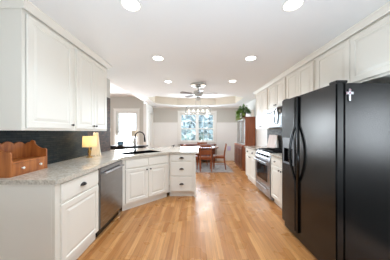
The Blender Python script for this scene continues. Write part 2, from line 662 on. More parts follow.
# wainscot on the far wall: boards, battens, rail, baseboard
WAIN = 1.725
b = B()
for xa, xb in ((DL + 0.001, WX0 - 0.10), (WX1 + 0.10, RW - 0.001)):
    b.box(xa, FAR - 0.012, 0.0, xb, FAR - 0.001, WAIN)
    n = max(2, int(round((xb - xa) / 0.42)))
    for i in range(n + 1):
        x = xa + (xb - xa) * i / n
        b.box(max(xa, x - 0.03), FAR - 0.024, 0.14, min(xb, x + 0.03), FAR - 0.012, WAIN - 0.09)
    b.box(xa, FAR - 0.026, WAIN - 0.09, xb, FAR - 0.012, WAIN)
    b.box(xa, FAR - 0.045, WAIN, xb, FAR - 0.001, WAIN + 0.022)
struct(b.build('trim_1', M['whitewall']))
struct(B().box(DL + 0.002, FAR - 0.035, 0.0, WX0 - 0.1, FAR - 0.0265, 0.14).box(WX1 + 0.1, FAR - 0.035, 0, RW - 0.002, FAR - 0.0265, 0.14).build('baseboard_far', M['trim']))
struct(B().box(RW - 0.016, 4.86, 0.0, RW - 0.001, FAR - 0.04, 0.14).build('baseboard_right', M['trim']))
CROWN = [(0.0, CEIL - 0.04), (0.008, CEIL - 0.04), (0.02, CEIL - 0.02), (0.03, CEIL - 0.008), (0.032, CEIL - 0.001), (0.0, CEIL - 0.001)]
struct(sweep([(DL + 0.001, FAR - 0.001), (RW - 0.001, FAR - 0.001)], CROWN, 'trim_2', M['trim']))
# doorway casing on the dining left wall
b = B()
b.box(DL + 0.001, 7.03, 0, DL + 0.025, 7.12, 2.20)
b.box(DL + 0.001, 7.70, 0, DL + 0.025, 7.775, 2.20)
b.box(DL + 0.001, 7.12, 2.12, DL + 0.025, 7.70, 2.20)
struct(b.build('trim_3', M['trim']))
d = B().box(DL - 0.08, 7.121, 0.005, DL - 0.045, 7.699, 2.119).build('door_1', M['trim'])
struct(d)

# windows ---------------------------------------------------------------
def window(name, x0, x1, z0, z1, ywall, cols, blinds):
    w = bpy.data.objects.new(name, None)
    COL.objects.link(w)
    w.location = (0, ywall, 0)
    struct(w)
    c = B()
    c.box(x0 - 0.09, -0.024, z0 - 0.10, x0, -0.001, z1 + 0.09)
    c.box(x1, -0.024, z0 - 0.10, x1 + 0.09, -0.001, z1 + 0.09)
    c.box(x0, -0.024, z1, x1, -0.001, z1 + 0.09)
    c.box(x0 - 0.11, -0.034, z1 + 0.09, x1 + 0.11, -0.001, z1 + 0.115)
    c.box(x0, -0.024, z0 - 0.10, x1, -0.001, z0 - 0.02)
    c.box(x0 - 0.11, -0.05, z0 - 0.02, x1 + 0.11, -0.001, z0)
    c.build('casing', M['trim'], w)
    n = len(cols)
    xs = [x0 + (x1 - x0) * k / n for k in range(n + 1)]
    for i in range(n):
        a, e = xs[i] + 0.001, xs[i + 1] - 0.001
        f = B()
        rect_frame(f, a, z0 + 0.001, e, z1 - 0.001, 0.03, 0.03, 0.11)
        f.build('window_frame', M['trim'], w)
        zm = z0 + (z1 - z0) * 0.47
        for (za, zb, yy) in ((z0 + 0.032, zm, 0.05), (zm - 0.03, z1 - 0.032, 0.075)):
            s_ = B()
            rect_frame(s_, a + 0.032, za, e - 0.032, zb, 0.04, yy, yy + 0.022)
            xi0, xi1, zi0, zi1 = a + 0.072, e - 0.072, za + 0.04, zb - 0.04
            nc, nr = cols[i]
            for k in range(1, nc):
                x = xi0 + (xi1 - xi0) * k / nc
                s_.box(x - 0.008, yy + 0.002, zi0, x + 0.008, yy + 0.02, zi1)
            for k in range(1, nr):
                z = zi0 + (zi1 - zi0) * k / nr
                s_.box(xi0, yy + 0.003, z - 0.008, xi1, yy + 0.019, z + 0.008)
            so = s_.build('sash', M['trim'], w)
            B().box(xi0, yy + 0.0095, zi0, xi1, yy + 0.0125, zi1).build('pane', M['glass'], so)
    return w

window('window_1', WX0, WX1, WZ0, WZ1, FAR, [(3, 2), (3, 2)], False)
window('window_2', LX0, LX1, LZ0, LZ1, LIV, [(2, 2)], True)
# backsplashes
struct(B().box(LW + 0.0005, 1.46, 0.926, LW + 0.008, 2.90, 1.344).build('trim_4', M['dark_tile']))
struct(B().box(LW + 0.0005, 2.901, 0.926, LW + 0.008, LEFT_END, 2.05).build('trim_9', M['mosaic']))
struct(B().box(RW - 0.008, 2.45, 0.926, RW - 0.0005, 4.83, 1.42).build('trim_5', M['greytile']))

# ------------------------------------------------------------------ kitchen cabinets
def knob(parent, x, z, y):
    return B().lathe([(0.0, y), (0.006, y), (0.005, y - 0.012), (0.013, y - 0.018), (0.014, y - 0.026), (0.008, y - 0.031), (0, y - 0.032)],
                     (x, 0, z), 14, 'Y').build('knob', M['bronze'], parent, True)

def cup_pull(parent, x, z, y):
    """a bin pull: quarter-ellipsoid shell open below"""
    b = B()
    a_, bb, cc = 0.046, 0.028, 0.030
    nu, nv = 14, 6
    def grid(k):
        rows = []
        for j in range(nv + 1):
            ph = PI / 2 * j / nv
            rows.append([b.bm.verts.new((x + (a_ - k) * math.cos(th) * math.cos(ph) , y - (bb - k) * math.sin(th) * math.cos(ph) - 0.0005, z - 0.012 + (cc - k) * math.sin(ph)))
                         for th in [PI * i / nu for i in range(nu + 1)]])
        return rows
    g1, g2 = grid(0), grid(0.003)
    for g in (g1, g2):
        for j in range(nv):
            for i in range(nu):
                try:
                    b.bm.faces.new((g[j][i], g[j][i + 1], g[j + 1][i + 1], g[j + 1][i]))
                except ValueError:
                    pass
    for i in range(nu):
        b.bm.faces.new((g1[0][i], g1[0][i + 1], g2[0][i + 1], g2[0][i]))
    b.box(x - a_ * 0.9, y - 0.002, z - 0.011, x + a_ * 0.9, y, z - 0.002)
    return b.build('cup_pull', M['bronze'], parent, True)

DT = 0.020   # door thickness

def base_cabinet(name, label, loc, rz, w, d, group=None, h=0.884, toe=0.05, toe_h=0.10, side_panel=False):
    t = thing(name, label, 'kitchen cabinet', loc, rz, group)
    b = B()
    b.extrude_x([(toe, 0.0), (d, 0.0), (d, h), (0, h), (0, toe_h), (toe, toe_h)], 0.0, w)
    if side_panel:
        b.box(-0.003, 0.03, 0.10, 0.0, d - 0.02, h - 0.02)
    b.build('body', M['cab'], t)
    return t

def add_door(t, x, z, w, h, knob_at=None, name='door'):
    d = B().panel(x, z, w, h, DT).build(name, M['cab'], t)
    if knob_at:
        knob(d, x + (w - 0.03 if knob_at[0] == 'r' else 0.03), z + (h - 0.045 if knob_at[1] == 't' else 0.045), -DT)
    return d

def add_drawer(t, x, z, w, h, pull='cup', raised=False):
    d = B().panel(x, z, w, h, DT, raised=raised).build('drawer', M['cab'], t)
    if pull == 'cup':
        cup_pull(d, x + w / 2, z + h / 2, -DT)
    elif pull == 'knob':
        knob(d, x + w / 2, z + h / 2, -DT)
    return d

LR = PI / 2      # left run faces +x
LF = -1.205      # left base face
# base cabinet at the near end
t = base_cabinet('base_cabinet', 'cream base cabinet with one drawer over a raised-panel door, left of the steel dishwasher', (LF, 1.462, 0), LR, 0.648, 0.63, toe=0.03, side_panel=True)
add_drawer(t, 0.05, 0.70, 0.58, 0.165)
add_door(t, 0.05, 0.115, 0.58, 0.565)

# dishwasher
t = thing('dishwasher', 'stainless steel dishwasher with bar handle under the left counter', 'dishwasher', (LF, 2.114, 0), LR)
w = 0.655
b = B()
b.box(0.004, 0.0, 0.10, w - 0.004, 0.60, 0.875)
b.box(0.004, 0.05, 0.0, w - 0.004, 0.60, 0.10)
b.build('body', M['blackplastic'], t)
B().box(0.006, -0.028, 0.115, w - 0.006, -0.001, 0.872, 0.004).build('door', M['dsteel'], t)
b = B()
b.tube([(0.05, -0.065, 0.80), (w - 0.05, -0.065, 0.80)], 0.012, 12)
for x in (0.09, w - 0.09):
    b.tube([(x, -0.030, 0.80), (x, -0.062, 0.80)], 0.008, 8)
b.build('handle', M['steel'], t, True)
B().box(0.03, 0.03, 0.004, w - 0.03, 0.048, 0.098).build('kick_plate', M['blackplastic'], t)

# diagonal sink cabinet
AX, AY, BX, BY = -1.205, 2.79, -0.53, 3.46
dv = Vector((BX - AX, BY - AY))
DW_, DANG = dv.length, math.atan2(dv.y, dv.x)
t = thing('sink_cabinet', 'cream double-door sink base cabinet set diagonally in the counter corner', 'kitchen cabinet', (AX, AY, 0), DANG)
b = B()
b.prism([(0.03, 0.05), (DW_ - 0.02, 0.05), (DW_ - 0.02, 0.60), (0.42, 0.60)], 0.0, 0.10)
b.box(0.003, 0.0, 0.10, DW_ - 0.003, 0.025, 0.884)
b.box(DW_ - 0.02, 0.0251, 0.10, DW_ - 0.003, 0.60, 0.884)
b.prism([(0.05, 0.0251), (DW_ - 0.0201, 0.0251), (DW_ - 0.0201, 0.60), (0.42, 0.60)], 0.10, 0.12)
b.build('body', M['cab'], t)
dw = (DW_ - 0.12) / 2 - 0.008
for i, x in enumerate((0.06, DW_ / 2 + 0.008)):
    add_drawer(t, x, 0.715, dw, 0.14, None)
    add_door(t, x, 0.13, dw, 0.565, ('r' if i == 0 else 'l', 't'))

# drawer cabinet at the end of the peninsula
t = base_cabinet('drawer_cabinet', 'cream three-drawer cabinet with bronze cup pulls at the end of the peninsula', (-0.522, 3.462, 0), 0.0, 0.535, 0.62)
for z, h in ((0.735, 0.135), (0.435, 0.285), (0.125, 0.295)):
    add_drawer(t, 0.03, z, 0.44, h)
B().box(0.50, -0.014, 0.0, 0.535, -0.001, 0.884, 0.002).build('corner_post', M['cab'], t)

# knee wall under the bar side of the peninsula
struct(B().prism([(-1.70, 3.73), (-1.62, 3.685), (-1.03, 4.25), (0.0, 4.25), (0.0, 4.36), (-1.08, 4.36)], 0.0, 0.884).build('wall_peninsula', M['whitewall']))

# countertop with the sink hole -----------------------------------------
dn = Vector((math.sin(DANG), -math.cos(DANG)))     # outward normal of the diagonal front
du = Vector((math.cos(DANG), math.sin(DANG)))
mid = Vector(((AX + BX) / 2, (AY + BY) / 2))
def dpt(u, n):
    p = mid + du * u - dn * n
    return (p.x, p.y)
HOLE = [dpt(-0.37, 0.10), dpt(0.37, 0.10), dpt(0.37, 0.52), dpt(-0.37, 0.52)]
def arc(cx, cy, r, a0, a1, n=5):
    return [(cx + r * math.cos(a0 + (a1 - a0) * i / n), cy + r * math.sin(a0 + (a1 - a0) * i / n)) for i in range(n + 1)]
OUT = [(LW + 0.009, 1.437)] + arc(-1.187, 1.457, 0.02, -PI / 2, 0) + [(-1.167, 2.775), (-0.518, 3.425)] + arc(0.045, 3.455, 0.03, -PI / 2, 0) + \
      arc(0.045, 4.62, 0.03, 0, PI / 2) + [(-0.87, 4.65), (LW + 0.009, 3.70)]
b = B()
Z0, Z1 = 0.886, 0.925
rows = {}
for z in (Z0, Z1):
    o_ = [b.bm.verts.new((x, y, z)) for x, y in OUT]
    h_ = [b.bm.verts.new((x, y, z)) for x, y in HOLE]
    es = [b.bm.edges.new((o_[i], o_[(i + 1) % len(o_)])) for i in range(len(o_))]
    es += [b.bm.edges.new((h_[i], h_[(i + 1) % 4])) for i in range(4)]
    bmesh.ops.triangle_fill(b.bm, use_beauty=True, edges=es)
    rows[z] = (o_, h_)
for k in (0, 1):
    lo, hi = rows[Z0][k], rows[Z1][k]
    for i in range(len(lo)):
        j = (i + 1) % len(lo)
        b.bm.faces.new((lo[i], lo[j], hi[j], hi[i]))
ct = b.build('countertop', M['granite'])
tag(ct, 'pale granite countertop running along the left wall and out over the peninsula', 'countertop')

# sink
t = thing('kitchen_sink', 'black undermount sink sunk in the diagonal part of the granite counter', 'sink', (mid.x, mid.y, 0), DANG)
b = B()
x0, x1, y0, y1 = -0.368, 0.368, 0.102, 0.518
for (xa, ya, xb, yb) in ((x0, y0, x1, y0 + 0.012), (x0, y1 - 0.012, x1, y1), (x0, y0 + 0.012, x0 + 0.012, y1 - 0.012), (x1 - 0.012, y0 + 0.012, x1, y1 - 0.012),
                         (0.05, y0 + 0.012, 0.07, y1 - 0.012)):
    b.box(xa, ya, 0.70, xb, yb, 0.928 if xa != 0.05 else 0.90)
b.box(x0, y0, 0.69, x1, y1, 0.70)
b.build('basin', M['blackplastic'], t)
B().lathe([(0.0, 0.702), (0.04, 0.702), (0.042, 0.706), (0.0, 0.704)], (-0.17, 0.31, 0), 16).build('drain', M['steel'], t, True)

# faucet
fx, fy = dpt(0.03, 0.575)
t = thing('faucet', 'black gooseneck pull-down faucet standing behind the sink', 'faucet', (fx, fy, 0.9255))
B().lathe([(0.028, 0.0), (0.028, 0.008), (0.022, 0.014), (0.021, 0.10), (0.015, 0.11)], seg=18).build('base', M['blackmetal'], t, True)
pts = [(0, 0, 0.10), (0, 0, 0.30)]
for i in range(1, 13):
    a = PI - (PI * 1.02) * i / 12
    pts.append((0.10 + 0.10 * math.cos(a), -0.02 * i / 12, 0.30 + 0.10 * math.sin(a)))
B().tube(pts, 0.0125, 12).build('spout', M['blackmetal'], t, True)
e = pts[-1]
B().tube([(e[0], e[1], e[2]), (e[0] + 0.004, e[1], e[2] - 0.03), (e[0] + 0.010, e[1], e[2] - 0.10)], 0.017, 12, [0.014, 0.018, 0.021]).build('spray_head', M['blackmetal'], t, True)
B().tube([(0.018, 0, 0.07), (0.045, -0.005, 0.075), (0.075, -0.01, 0.10)], 0.007, 8).build('lever', M['blackmetal'], t, True)

# left wall cabinets -------------------------------------------------------
UB, UT = 1.345, 2.42
UF = -1.485
def wall_cabinet(name, label, loc, rz, w, d, z0, z1, doors, group=None, knobs='b', edge=(0.03, 0.03)):
    t = thing(name, label, 'kitchen cabinet', (loc[0], loc[1], z0), rz, group)
    h = z1 - z0
    B().box(0.0, 0.0, 0.0, w, d, h).build('body', M['cab'], t)
    n = doors
    dw = (w - edge[0] - edge[1] - 0.006 * (n - 1)) / n
    for i in range(n):
        x = edge[0] + i * (dw + 0.006)
        side = 'r' if (n == 1 or i % 2 == 0) else 'l'
        add_door(t, x, 0.022, dw, h - 0.075, (side, knobs) if knobs else None)
    return t

t = wall_cabinet('wall_cabinet', 'cream single-door wall cabinet at the near end above the wooden shelf box', (UF, 1.457, 0), LR, 0.622, 0.35, UB, UT, 1)
B().panel(0.03, 0.03, 0.30, 0.99, 0.008, raised=False).build('end_panel', M['cab'], t).rotation_euler = (0, 0, 0)
t.children[-1].location = (0, 0, 0)
t2 = wall_cabinet('wall_cabinet', 'cream double-door wall cabinet above the small table lamp', (UF, 2.081, 0), LR, 0.777, 0.35, UB, UT, 2)
CROWN_K = [(0.0, CEIL - 0.062), (0.008, CEIL - 0.062), (0.013, CEIL - 0.050), (0.026, CEIL - 0.036), (0.040, CEIL - 0.020), (0.048, CEIL - 0.014), (0.050, CEIL - 0.001), (0.0, CEIL - 0.001)]
CK = [(o + 0.001, z) for o, z in CROWN_K]
struct(sweep([(LW + 0.002, 1.455), (UF + 0.0215, 1.455), (UF + 0.0215, 2.86), (LW + 0.002, 2.86)][::1], CK, 'trim_6', M['cab']))

# right run -----------------------------------------------------------------
RR = -PI / 2
RF = 1.450
t = base_cabinet('base_cabinet', 'narrow cream base cabinet between the range and the black refrigerator', (RF, 3.222, 0), RR, 0.775, 0.60)
for i in range(2):
    add_drawer(t, 0.025 + i * 0.37, 0.735, 0.355, 0.13, 'knob')
    add_door(t, 0.025 + i * 0.37, 0.125, 0.355, 0.59, ('r' if i == 0 else 'l', 't'))
t = base_cabinet('base_cabinet', 'cream base cabinet between the range and the cherry hutch', (RF, 4.83, 0), RR, 0.815, 0.60)
for i in range(2):
    add_drawer(t, 0.025 + i * 0.385, 0.735, 0.375, 0.13, 'cup')
    add_door(t, 0.025 + i * 0.385, 0.125, 0.375, 0.59, ('r' if i == 0 else 'l', 't'))
tag(B().box(1.408, 2.447, 0.886, RW - 0.009, 3.222, 0.925, 0.004).build('countertop', M['granite']), 'short piece of granite countertop between the range and the refrigerator', 'countertop')
tag(B().box(1.408, 4.015, 0.886, RW - 0.009, 4.855, 0.925, 0.004).build('countertop', M['granite']), 'granite countertop piece on the far side of the range, pinkish board on it', 'countertop')

RU = 1.735
RT = 2.42
RB = 1.40
wall_cabinet('wall_cabinet', 'cream double-door wall cabinet at the far end of the right wall beyond the microwave', (RU, 4.83, 0), RR, 0.813, 0.322, RB, RT, 2)
wall_cabinet('wall_cabinet', 'short cream double-door wall cabinet directly above the microwave', (RU, 4.013, 0), RR, 0.800, 0.322, 1.83, RT, 2)
wall_cabinet('wall_cabinet', 'cream double-door wall cabinet between the microwave and the refrigerator', (RU, 3.210, 0), RR, 0.772, 0.322, RB, RT, 2)
wall_cabinet('wall_cabinet', 'short wide cream cabinet with two doors over the black refrigerator', (RU, 2.435, 0), RR, 1.10, 0.322, 1.845, RT, 2, knobs=None)
struct(sweep([(RW - 0.002, 1.333), (RU - 0.021, 1.333), (RU - 0.021, 4.832), (RW - 0.002, 4.832)][::-1], CK, 'trim_7', M['cab']))

# microwave ---------------------------------------------------------------
t = thing('microwave', 'stainless over-the-range microwave with curved handle mounted over the stove', 'microwave', (1.68, 3.99, 1.425), RR)
w = 0.76
B().box(0, 0.0, 0.0, w, 0.37, 0.40, 0.003).build('body', M['steel'], t)
d = B().box(0.003, -0.03, 0.035, 0.575, -0.001, 0.397, 0.004).build('door', M['steel'], t)
B().box(0.05, -0.034, 0.085, 0.48, -0.0305, 0.335, 0.001).build('window', plain('pale_mirror_glass', srgb(176, 182, 186), 0.08, 0.6), d)
hp = [(0.535, -0.032, 0.06), (0.535, -0.06, 0.09), (0.535, -0.078, 0.215), (0.535, -0.06, 0.34), (0.535, -0.032, 0.37)]
B().tube(hp, 0.011, 10).build('handle', M['blackmetal'], d, True)
B().box(0.579, -0.028, 0.035, w - 0.003, -0.001, 0.397, 0.004).build('control_panel', M['blackglass'], t)
B().box(0.003, -0.026, 0.002, w - 0.003, -0.001, 0.032, 0.003).build('vent_grille', M['blackplastic'], t)

# range -----------------------------------------------------------------------
t = thing('range', 'stainless steel gas range with black oven window and iron grates', 'stove', (1.435, 3.995, 0), RR)
w = 0.755
B().box(0.0, 0.03, 0.06, w, 0.60, 0.905).box(0.03, 0.06, 0.0, w - 0.03, 0.56, 0.06).build('body', M['dsteel'], t)
B().box(0.0, -0.005, 0.05, w, 0.029, 0.235, 0.004).build('drawer', M['steel'], t)
b = B().tube([(0.08, -0.04, 0.205), (w - 0.08, -0.04, 0.205)], 0.009, 10)
for x in (0.12, w - 0.12):
    b.tube([(x, -0.004, 0.205), (x, -0.038, 0.205)], 0.006, 8)
b.build('drawer_handle', M['steel'], t, True)
d = B().box(0.0, -0.012, 0.245, w, 0.029, 0.765, 0.004).build('oven_door', M['steel'], t)
B().box(0.11, -0.016, 0.33, w - 0.11, -0.0125, 0.66, 0.001).build('window', M['blackglass'], d)
b = B().tube([(0.05, -0.06, 0.72), (w - 0.05, -0.06, 0.72)], 0.012, 12)
for x in (0.09, w - 0.09):
    b.tube([(x, -0.0125, 0.72), (x, -0.058, 0.72)], 0.009, 8)
b.build('handle', M['steel'], d, True)
p = B().extrude_x([(-0.014, 0.772), (0.0295, 0.772), (0.0295, 0.918), (0.016, 0.918)], 0.0, w).build('control_panel', M['steel'], t)
for i in range(5):
    x = 0.10 + i * (w - 0.20) / 4
    B().lathe([(0.022, 0.0), (0.020, -0.024), (0.014, -0.028), (0, -0.028)], (x, -0.001, 0.845), 14, 'Y').build('control_knob', M['blackmetal'], p, True)
B().box(0.0, 0.030, 0.906, w, 0.60, 0.918, 0.003).build('cooktop', M['blackglass'], t)
for i in range(3):
    xa = 0.02 + i * 0.2417
    g = B()
    rect = (xa, 0.06, xa + 0.232, 0.57)
    for y in (0.06, 0.31, 0.56):
        g.box(xa, y, 0.935, xa + 0.232, y + 0.012, 0.952)
    for x in (xa, xa + 0.11, xa + 0.22):
        g.box(x, 0.06, 0.935, x + 0.012, 0.572, 0.952)
    for x in (xa, xa + 0.22):
        for y in (0.06, 0.56):
            g.box(x, y, 0.9182, x + 0.012, y + 0.012, 0.935)
    g.build('grate', M['iron'], t)
for x in (0.13, 0.62):
    for y in (0.18, 0.44):
        B().lathe([(0.045, 0.9183), (0.045, 0.926), (0.03, 0.932), (0, 0.932)], (x, y, 0), 16).build('burner', M['iron'], t, True)

# refrigerator -----------------------------------------------------------------
FX, FY0, FY1, FH = 1.233, 1.480, 2.410, 1.775
t = thing('refrigerator', 'large black textured side-by-side refrigerator with water dispenser', 'refrigerator', (FX, FY1, 0), RR)
w = FY1 - FY0
B().box(0.005, 0.075, 0.04, w - 0.005, 0.79, FH - 0.015, 0.006).box(0.05, 0.09, 0.0, w - 0.05, 0.76, 0.04).build('body', M['fridge'], t)
B().box(0.01, 0.03, 0.012, w - 0.01, 0.074, 0.095, 0.004).build('base_grille', M['blackplastic'], t)
SPL = 0.362
# freezer door with a hole for the dispenser
hx0, hx1, hz0, hz1 = 0.055, 0.275, 0.925, 1.115
b = B()
zt, zb = FH - 0.012, 0.105
b.box(0.003, 0.0, zb, SPL - 0.004, 0.070, hz0)
b.box(0.003, 0.0, hz1, SPL - 0.004, 0.070, zt)
b.box(0.003, 0.0, hz0, hx0, 0.070, hz1)
b.box(hx1, 0.0, hz0, SPL - 0.004, 0.070, hz1)
b.box(hx0, 0.060, hz0, hx1, 0.070, hz1)
fd = b.build('freezer_door', M['fridge'], t)
dp = B()
rect_frame(dp, hx0 - 0.02, hz0 - 0.02, hx1 + 0.02, hz1 + 0.02, 0.022, -0.006, -0.0005)
dp.box(hx0 - 0.02, -0.008, hz1 + 0.0205, hx1 + 0.02, -0.0005, hz1 + 0.135, 0.003)
dpo = dp.build('dispenser', plain('charcoal_dispenser_plastic', srgb(120, 122, 126), 0.3), fd)
b = B()
b.box(hx0 + 0.03, 0.030, hz0 + 0.04, hx0 + 0.09, 0.045, hz1 - 0.02)
b.box(hx1 - 0.09, 0.030, hz0 + 0.04, hx1 - 0.03, 0.045, hz1 - 0.02)
b.box(hx0 + 0.004, 0.002, hz0 + 0.001, hx1 - 0.004, 0.058, hz0 + 0.012)
b.build('dispenser_paddle', M['blackplastic'], fd)
rd = B().box(SPL + 0.004, 0.0, zb, w - 0.003, 0.070, zt, 0.010).build('fridge_door', M['fridge'], t)
for par, x, s in ((fd, SPL - 0.022, -1), (rd, SPL + 0.022, 1)):
    pts = []
    for i in range(17):
        u = i / 16
        q = math.sin(PI * u)
        pts.append((x + s * 0.062 * q ** 0.8, -0.013 - 0.030 * q, 0.74 + 0.66 * u))
    pts = [(x, -0.013, 0.13)] + pts + [(x, -0.013, 1.745)]
    hb = B()
    hb.tube(pts, 0.0165, 10)
    hb.build('handle', M['blackplastic'], par, True)
B().box(w - 0.10, 0.01, FH - 0.011, w - 0.012, 0.11, FH + 0.012, 0.004).build('hinge_cover', M['blackplastic'], t)
B().box(0.012, 0.01, FH - 0.011, 0.10, 0.11, FH + 0.006, 0.004).build('hinge_cover', M['blackplastic'], t)

# cross magnet on the side of the refrigerator
t = thing('cross_magnet', 'small silver cross with pink stones stuck to the side of the refrigerator', 'magnet', (1.347, FY0 + 0.0040, 1.655))
b = B()
b.box(-0.010, -0.008, -0.052, 0.010, 0.0, 0.052, 0.003)
b.box(-0.033, -0.009, 0.004, 0.033, 0.0, 0.026, 0.003)
b.build('cross', M['silver'], t)
for x, z in ((-0.026, 0.015), (0.0, 0.015), (0.0, 0.042)):
    B().ball((x, -0.010, z), 0.008, (1, 0.5, 1)).build('stone', M['pinkstone'], t, True)

# ------------------------------------------------------------------ things on the left counter
CZ = 0.9255
# wooden shelf box
t = thing('wooden_shelf_box', 'honey pine countertop shelf box with scalloped back and a wide two-knob drawer', 'shelf box', (-1.632, 1.505, CZ), math.radians(93.5))
L, D = 0.405, 0.185
def scallop(n, L, z0, zmin, amp):
    pts = []
    for i in range(n + 1):
        u = i / n
        pts.append((L * u, zmin + amp * (abs(math.sin(PI * 3.5 * u + 0.5)) ** 0.7) + 0.03 * (1 - u)))
    return pts
b = B()
xz = [(0.0, 0.0), (L, 0.0)] + list(reversed(scallop(42, L, 0, 0.262, 0.03)))
b.extrude_y(xz, D - 0.016, D)
b.build('back_board', M['pine'], t)
side = [(0.0, 0.0), (D - 0.017, 0.0), (D - 0.017, 0.30), (D - 0.03, 0.315), (D - 0.055, 0.305), (D - 0.065, 0.27), (D - 0.085, 0.25), (D - 0.11, 0.232), (D - 0.14, 0.222), (0.03, 0.225), (0.012, 0.222), (0.002, 0.205)]
for x in (0.0, L - 0.016):
    B().extrude_x(side, x, x + 0.016).build('side_board', M['pine'], t)
b = B()
b.box(0.0165, 0.006, 0.0, L - 0.0165, D - 0.017, 0.014)
b.box(0.0165, 0.001, 0.118, L - 0.0165, D - 0.017, 0.134)
b.build('shelf', M['pine'], t)
d = B().box(0.018, 0.0, 0.016, L - 0.018, 0.14, 0.116, 0.002).build('drawer', M['pine'], t)
for x in (0.105, L - 0.105):
    B().lathe([(0.0, 0.001), (0.006, 0.0), (0.005, -0.008), (0.012, -0.014), (0.012, -0.020), (0, -0.025)], (x, -0.0005, 0.066), 14, 'Y').build('knob', M['ceramic'], d, True)

# small table lamp
LPX, LPY = -1.675, 2.70
t = thing('table_lamp', 'lit table lamp with cream drum shade on the left counter under the wall cabinets', 'lamp', (LPX, LPY, CZ))
B().lathe([(0.0, 0.0), (0.05, 0.0), (0.05, 0.010), (0.018, 0.022), (0.012, 0.05), (0.024, 0.08), (0.026, 0.10), (0.012, 0.125), (0.008, 0.16), (0.008, 0.20)], seg=20).build('base', M['brass'], t, True)
b = B()
b.lathe([(0.100, 0.165), (0.092, 0.335), (0.0905, 0.335), (0.0985, 0.165)], seg=32, rim=True)
b.build('lamp_shade', M['shade'], t, True)
B().ball((0, 0, 0.235), 0.022, sub=2).build('bulb', M['bulb'], t, True)
ld = bpy.data.lights.new('lamp_glow', 'POINT')
ld.energy = 1.3
ld.color = (1.0, 0.88, 0.70)
ld.shadow_soft_size = 0.03
lo = bpy.data.objects.new('lamp_glow', ld)
lo.location = (0, 0, 0.275)
lo.parent = t
COL.objects.link(lo)

# cream cloth hanging from a hook under the wall cabinet
t = thing('hanging_cloth', 'cream cloth hanging from a hook under the wall cabinet behind the table lamp', 'cloth', (-1.655, 2.835, 0))
b = B()
NU, NV = 24, 10
def cloth(off):
    rows = []
    for j in range(NV + 1):
        v = j / NV
        z = 0.932 + (1.318 - 0.932) * v
        hw = 0.085 - 0.045 * v ** 0.8
        rows.append([b.bm.verts.new(((u / NU - 0.5) * 2 * hw, off + 0.012 * math.sin(u * 1.6) * (1 - 0.5 * v), z + (0.004 * math.sin(u * 0.9) if j == 0 else 0))) for u in range(NU + 1)])
    return rows
r1, r2 = cloth(0.0), cloth(0.006)
for r in (r1, r2):
    for j in range(NV):
        for i in range(NU):
            b.bm.faces.new((r[j][i], r[j][i + 1], r[j + 1][i + 1], r[j + 1][i]))
for j in range(NV):
    for i in (0, NU):
        b.bm.faces.new((r1[j][i], r1[j + 1][i], r2[j + 1][i], r2[j][i]))
for j in (0, NV):
    for i in range(NU):
        b.bm.faces.new((r1[j][i], r1[j][i + 1], r2[j][i + 1], r2[j][i]))
b.build('cloth', M['cream_cloth'], t, True)
B().tube([(0, 0.003, 1.344), (0, 0.003, 1.335), (0.0, -0.012, 1.325), (0, -0.010, 1.312)], 0.004, 8).build('hook', M['blackmetal'], t, True)

# dark little bird on the peninsula counter
t = thing('bird_figurine', 'tiny dark bird figurine on the far edge of the peninsula counter', 'figurine', (-0.57, 4.50, CZ))
b = B()
b.ball((0, 0, 0.032), 0.02, (1.4, 0.9, 0.9))
b.ball((0.028, 0, 0.05), 0.011)
b.tube([(-0.02, 0, 0.03), (-0.06, 0, 0.022)], 0.006, 6)
b.lathe([(0.0, 0.0), (0.012, 0.0), (0.010, 0.004), (0.004, 0.008), (0.003, 0.02)], seg=10)
b.build('bird', M['blackmetal'], t, True)

# ------------------------------------------------------------------ room on the left
t = thing('console_table', 'near-black console table in the next room behind the counter', 'console table', (-2.30, 5.55, 0))
B().box(-0.72, -0.19, 0.835, 0.72, 0.19, 0.88, 0.004).build('table_top', M['dark_table'], t)
B().box(-0.66, -0.16, 0.76, 0.66, 0.16, 0.834).build('apron', M['dark_table'], t)
for x in (-0.65, 0.65):
    for y in (-0.13, 0.13):
        B().box(x - 0.025, y - 0.025, 0, x + 0.025, y + 0.025, 0.759, 0.003).build('leg', M['dark_table'], t)
t = thing('picture_frame', 'small black picture frame with a blue print on the dark console table', 'picture frame', (-2.42, 5.52, 0.881))
b = B()
rect_frame(b, -0.085, 0.0, 0.085, 0.14, 0.018, -0.012, 0.012)
b.build('frame', M['blackmetal'], t)
B().box(-0.066, 0.0, 0.019, 0.066, 0.008, 0.121).build('print', M['print'], t)
B().box(-0.012, 0.0125, 0.0, 0.012, 0.07, 0.01).build('foot', M['blackmetal'], t)
t = thing('table_lamp', 'unlit table lamp with pale cream shade on the dark console table', 'lamp', (-1.98, 5.58, 0.881))
B().lathe([(0.0, 0.0), (0.07, 0.0), (0.07, 0.012), (0.03, 0.03), (0.055, 0.10), (0.05, 0.18), (0.012, 0.24), (0.010, 0.34)], seg=20).build('base', M['ceramic'], t, True)
B().lathe([(0.12, 0.30), (0.085, 0.50), (0.083, 0.50), (0.118, 0.30)], seg=28, rim=True).build('lamp_shade', M['cream_cloth'], t, True)
b = B().box(-0.045, -0.008, -0.07, 0.045, -0.001, 0.07, 0.003).build('plate', M['trim'])
t = thing('light_switch', 'white light switch plate on the greige wall left of the bright window', 'switch', (-3.38, LIV, 1.40))
b.parent = t
for x in (-0.02, 0.02):
    B().box(x - 0.007, -0.014, -0.014, x + 0.007, -0.0085, 0.014).build('toggle', M['trim'], t)

t = thing('window_blind', 'white horizontal slat blind lowered over the window on the left', 'blind', (0, LIV + 0.014, 0))
b = B()
z = LZ0 + 0.03
while z < LZ1 - 0.05:
    b.box(LX0 + 0.004, -0.010, z, LX1 - 0.004, 0.010, z + 0.003)
    z += 0.026
b.build('slats', M['blind'], t)
B().box(LX0 + 0.003, -0.012, LZ1 - 0.05, LX1 - 0.003, 0.012, LZ1 - 0.002).build('head_rail', M['trim'], t)

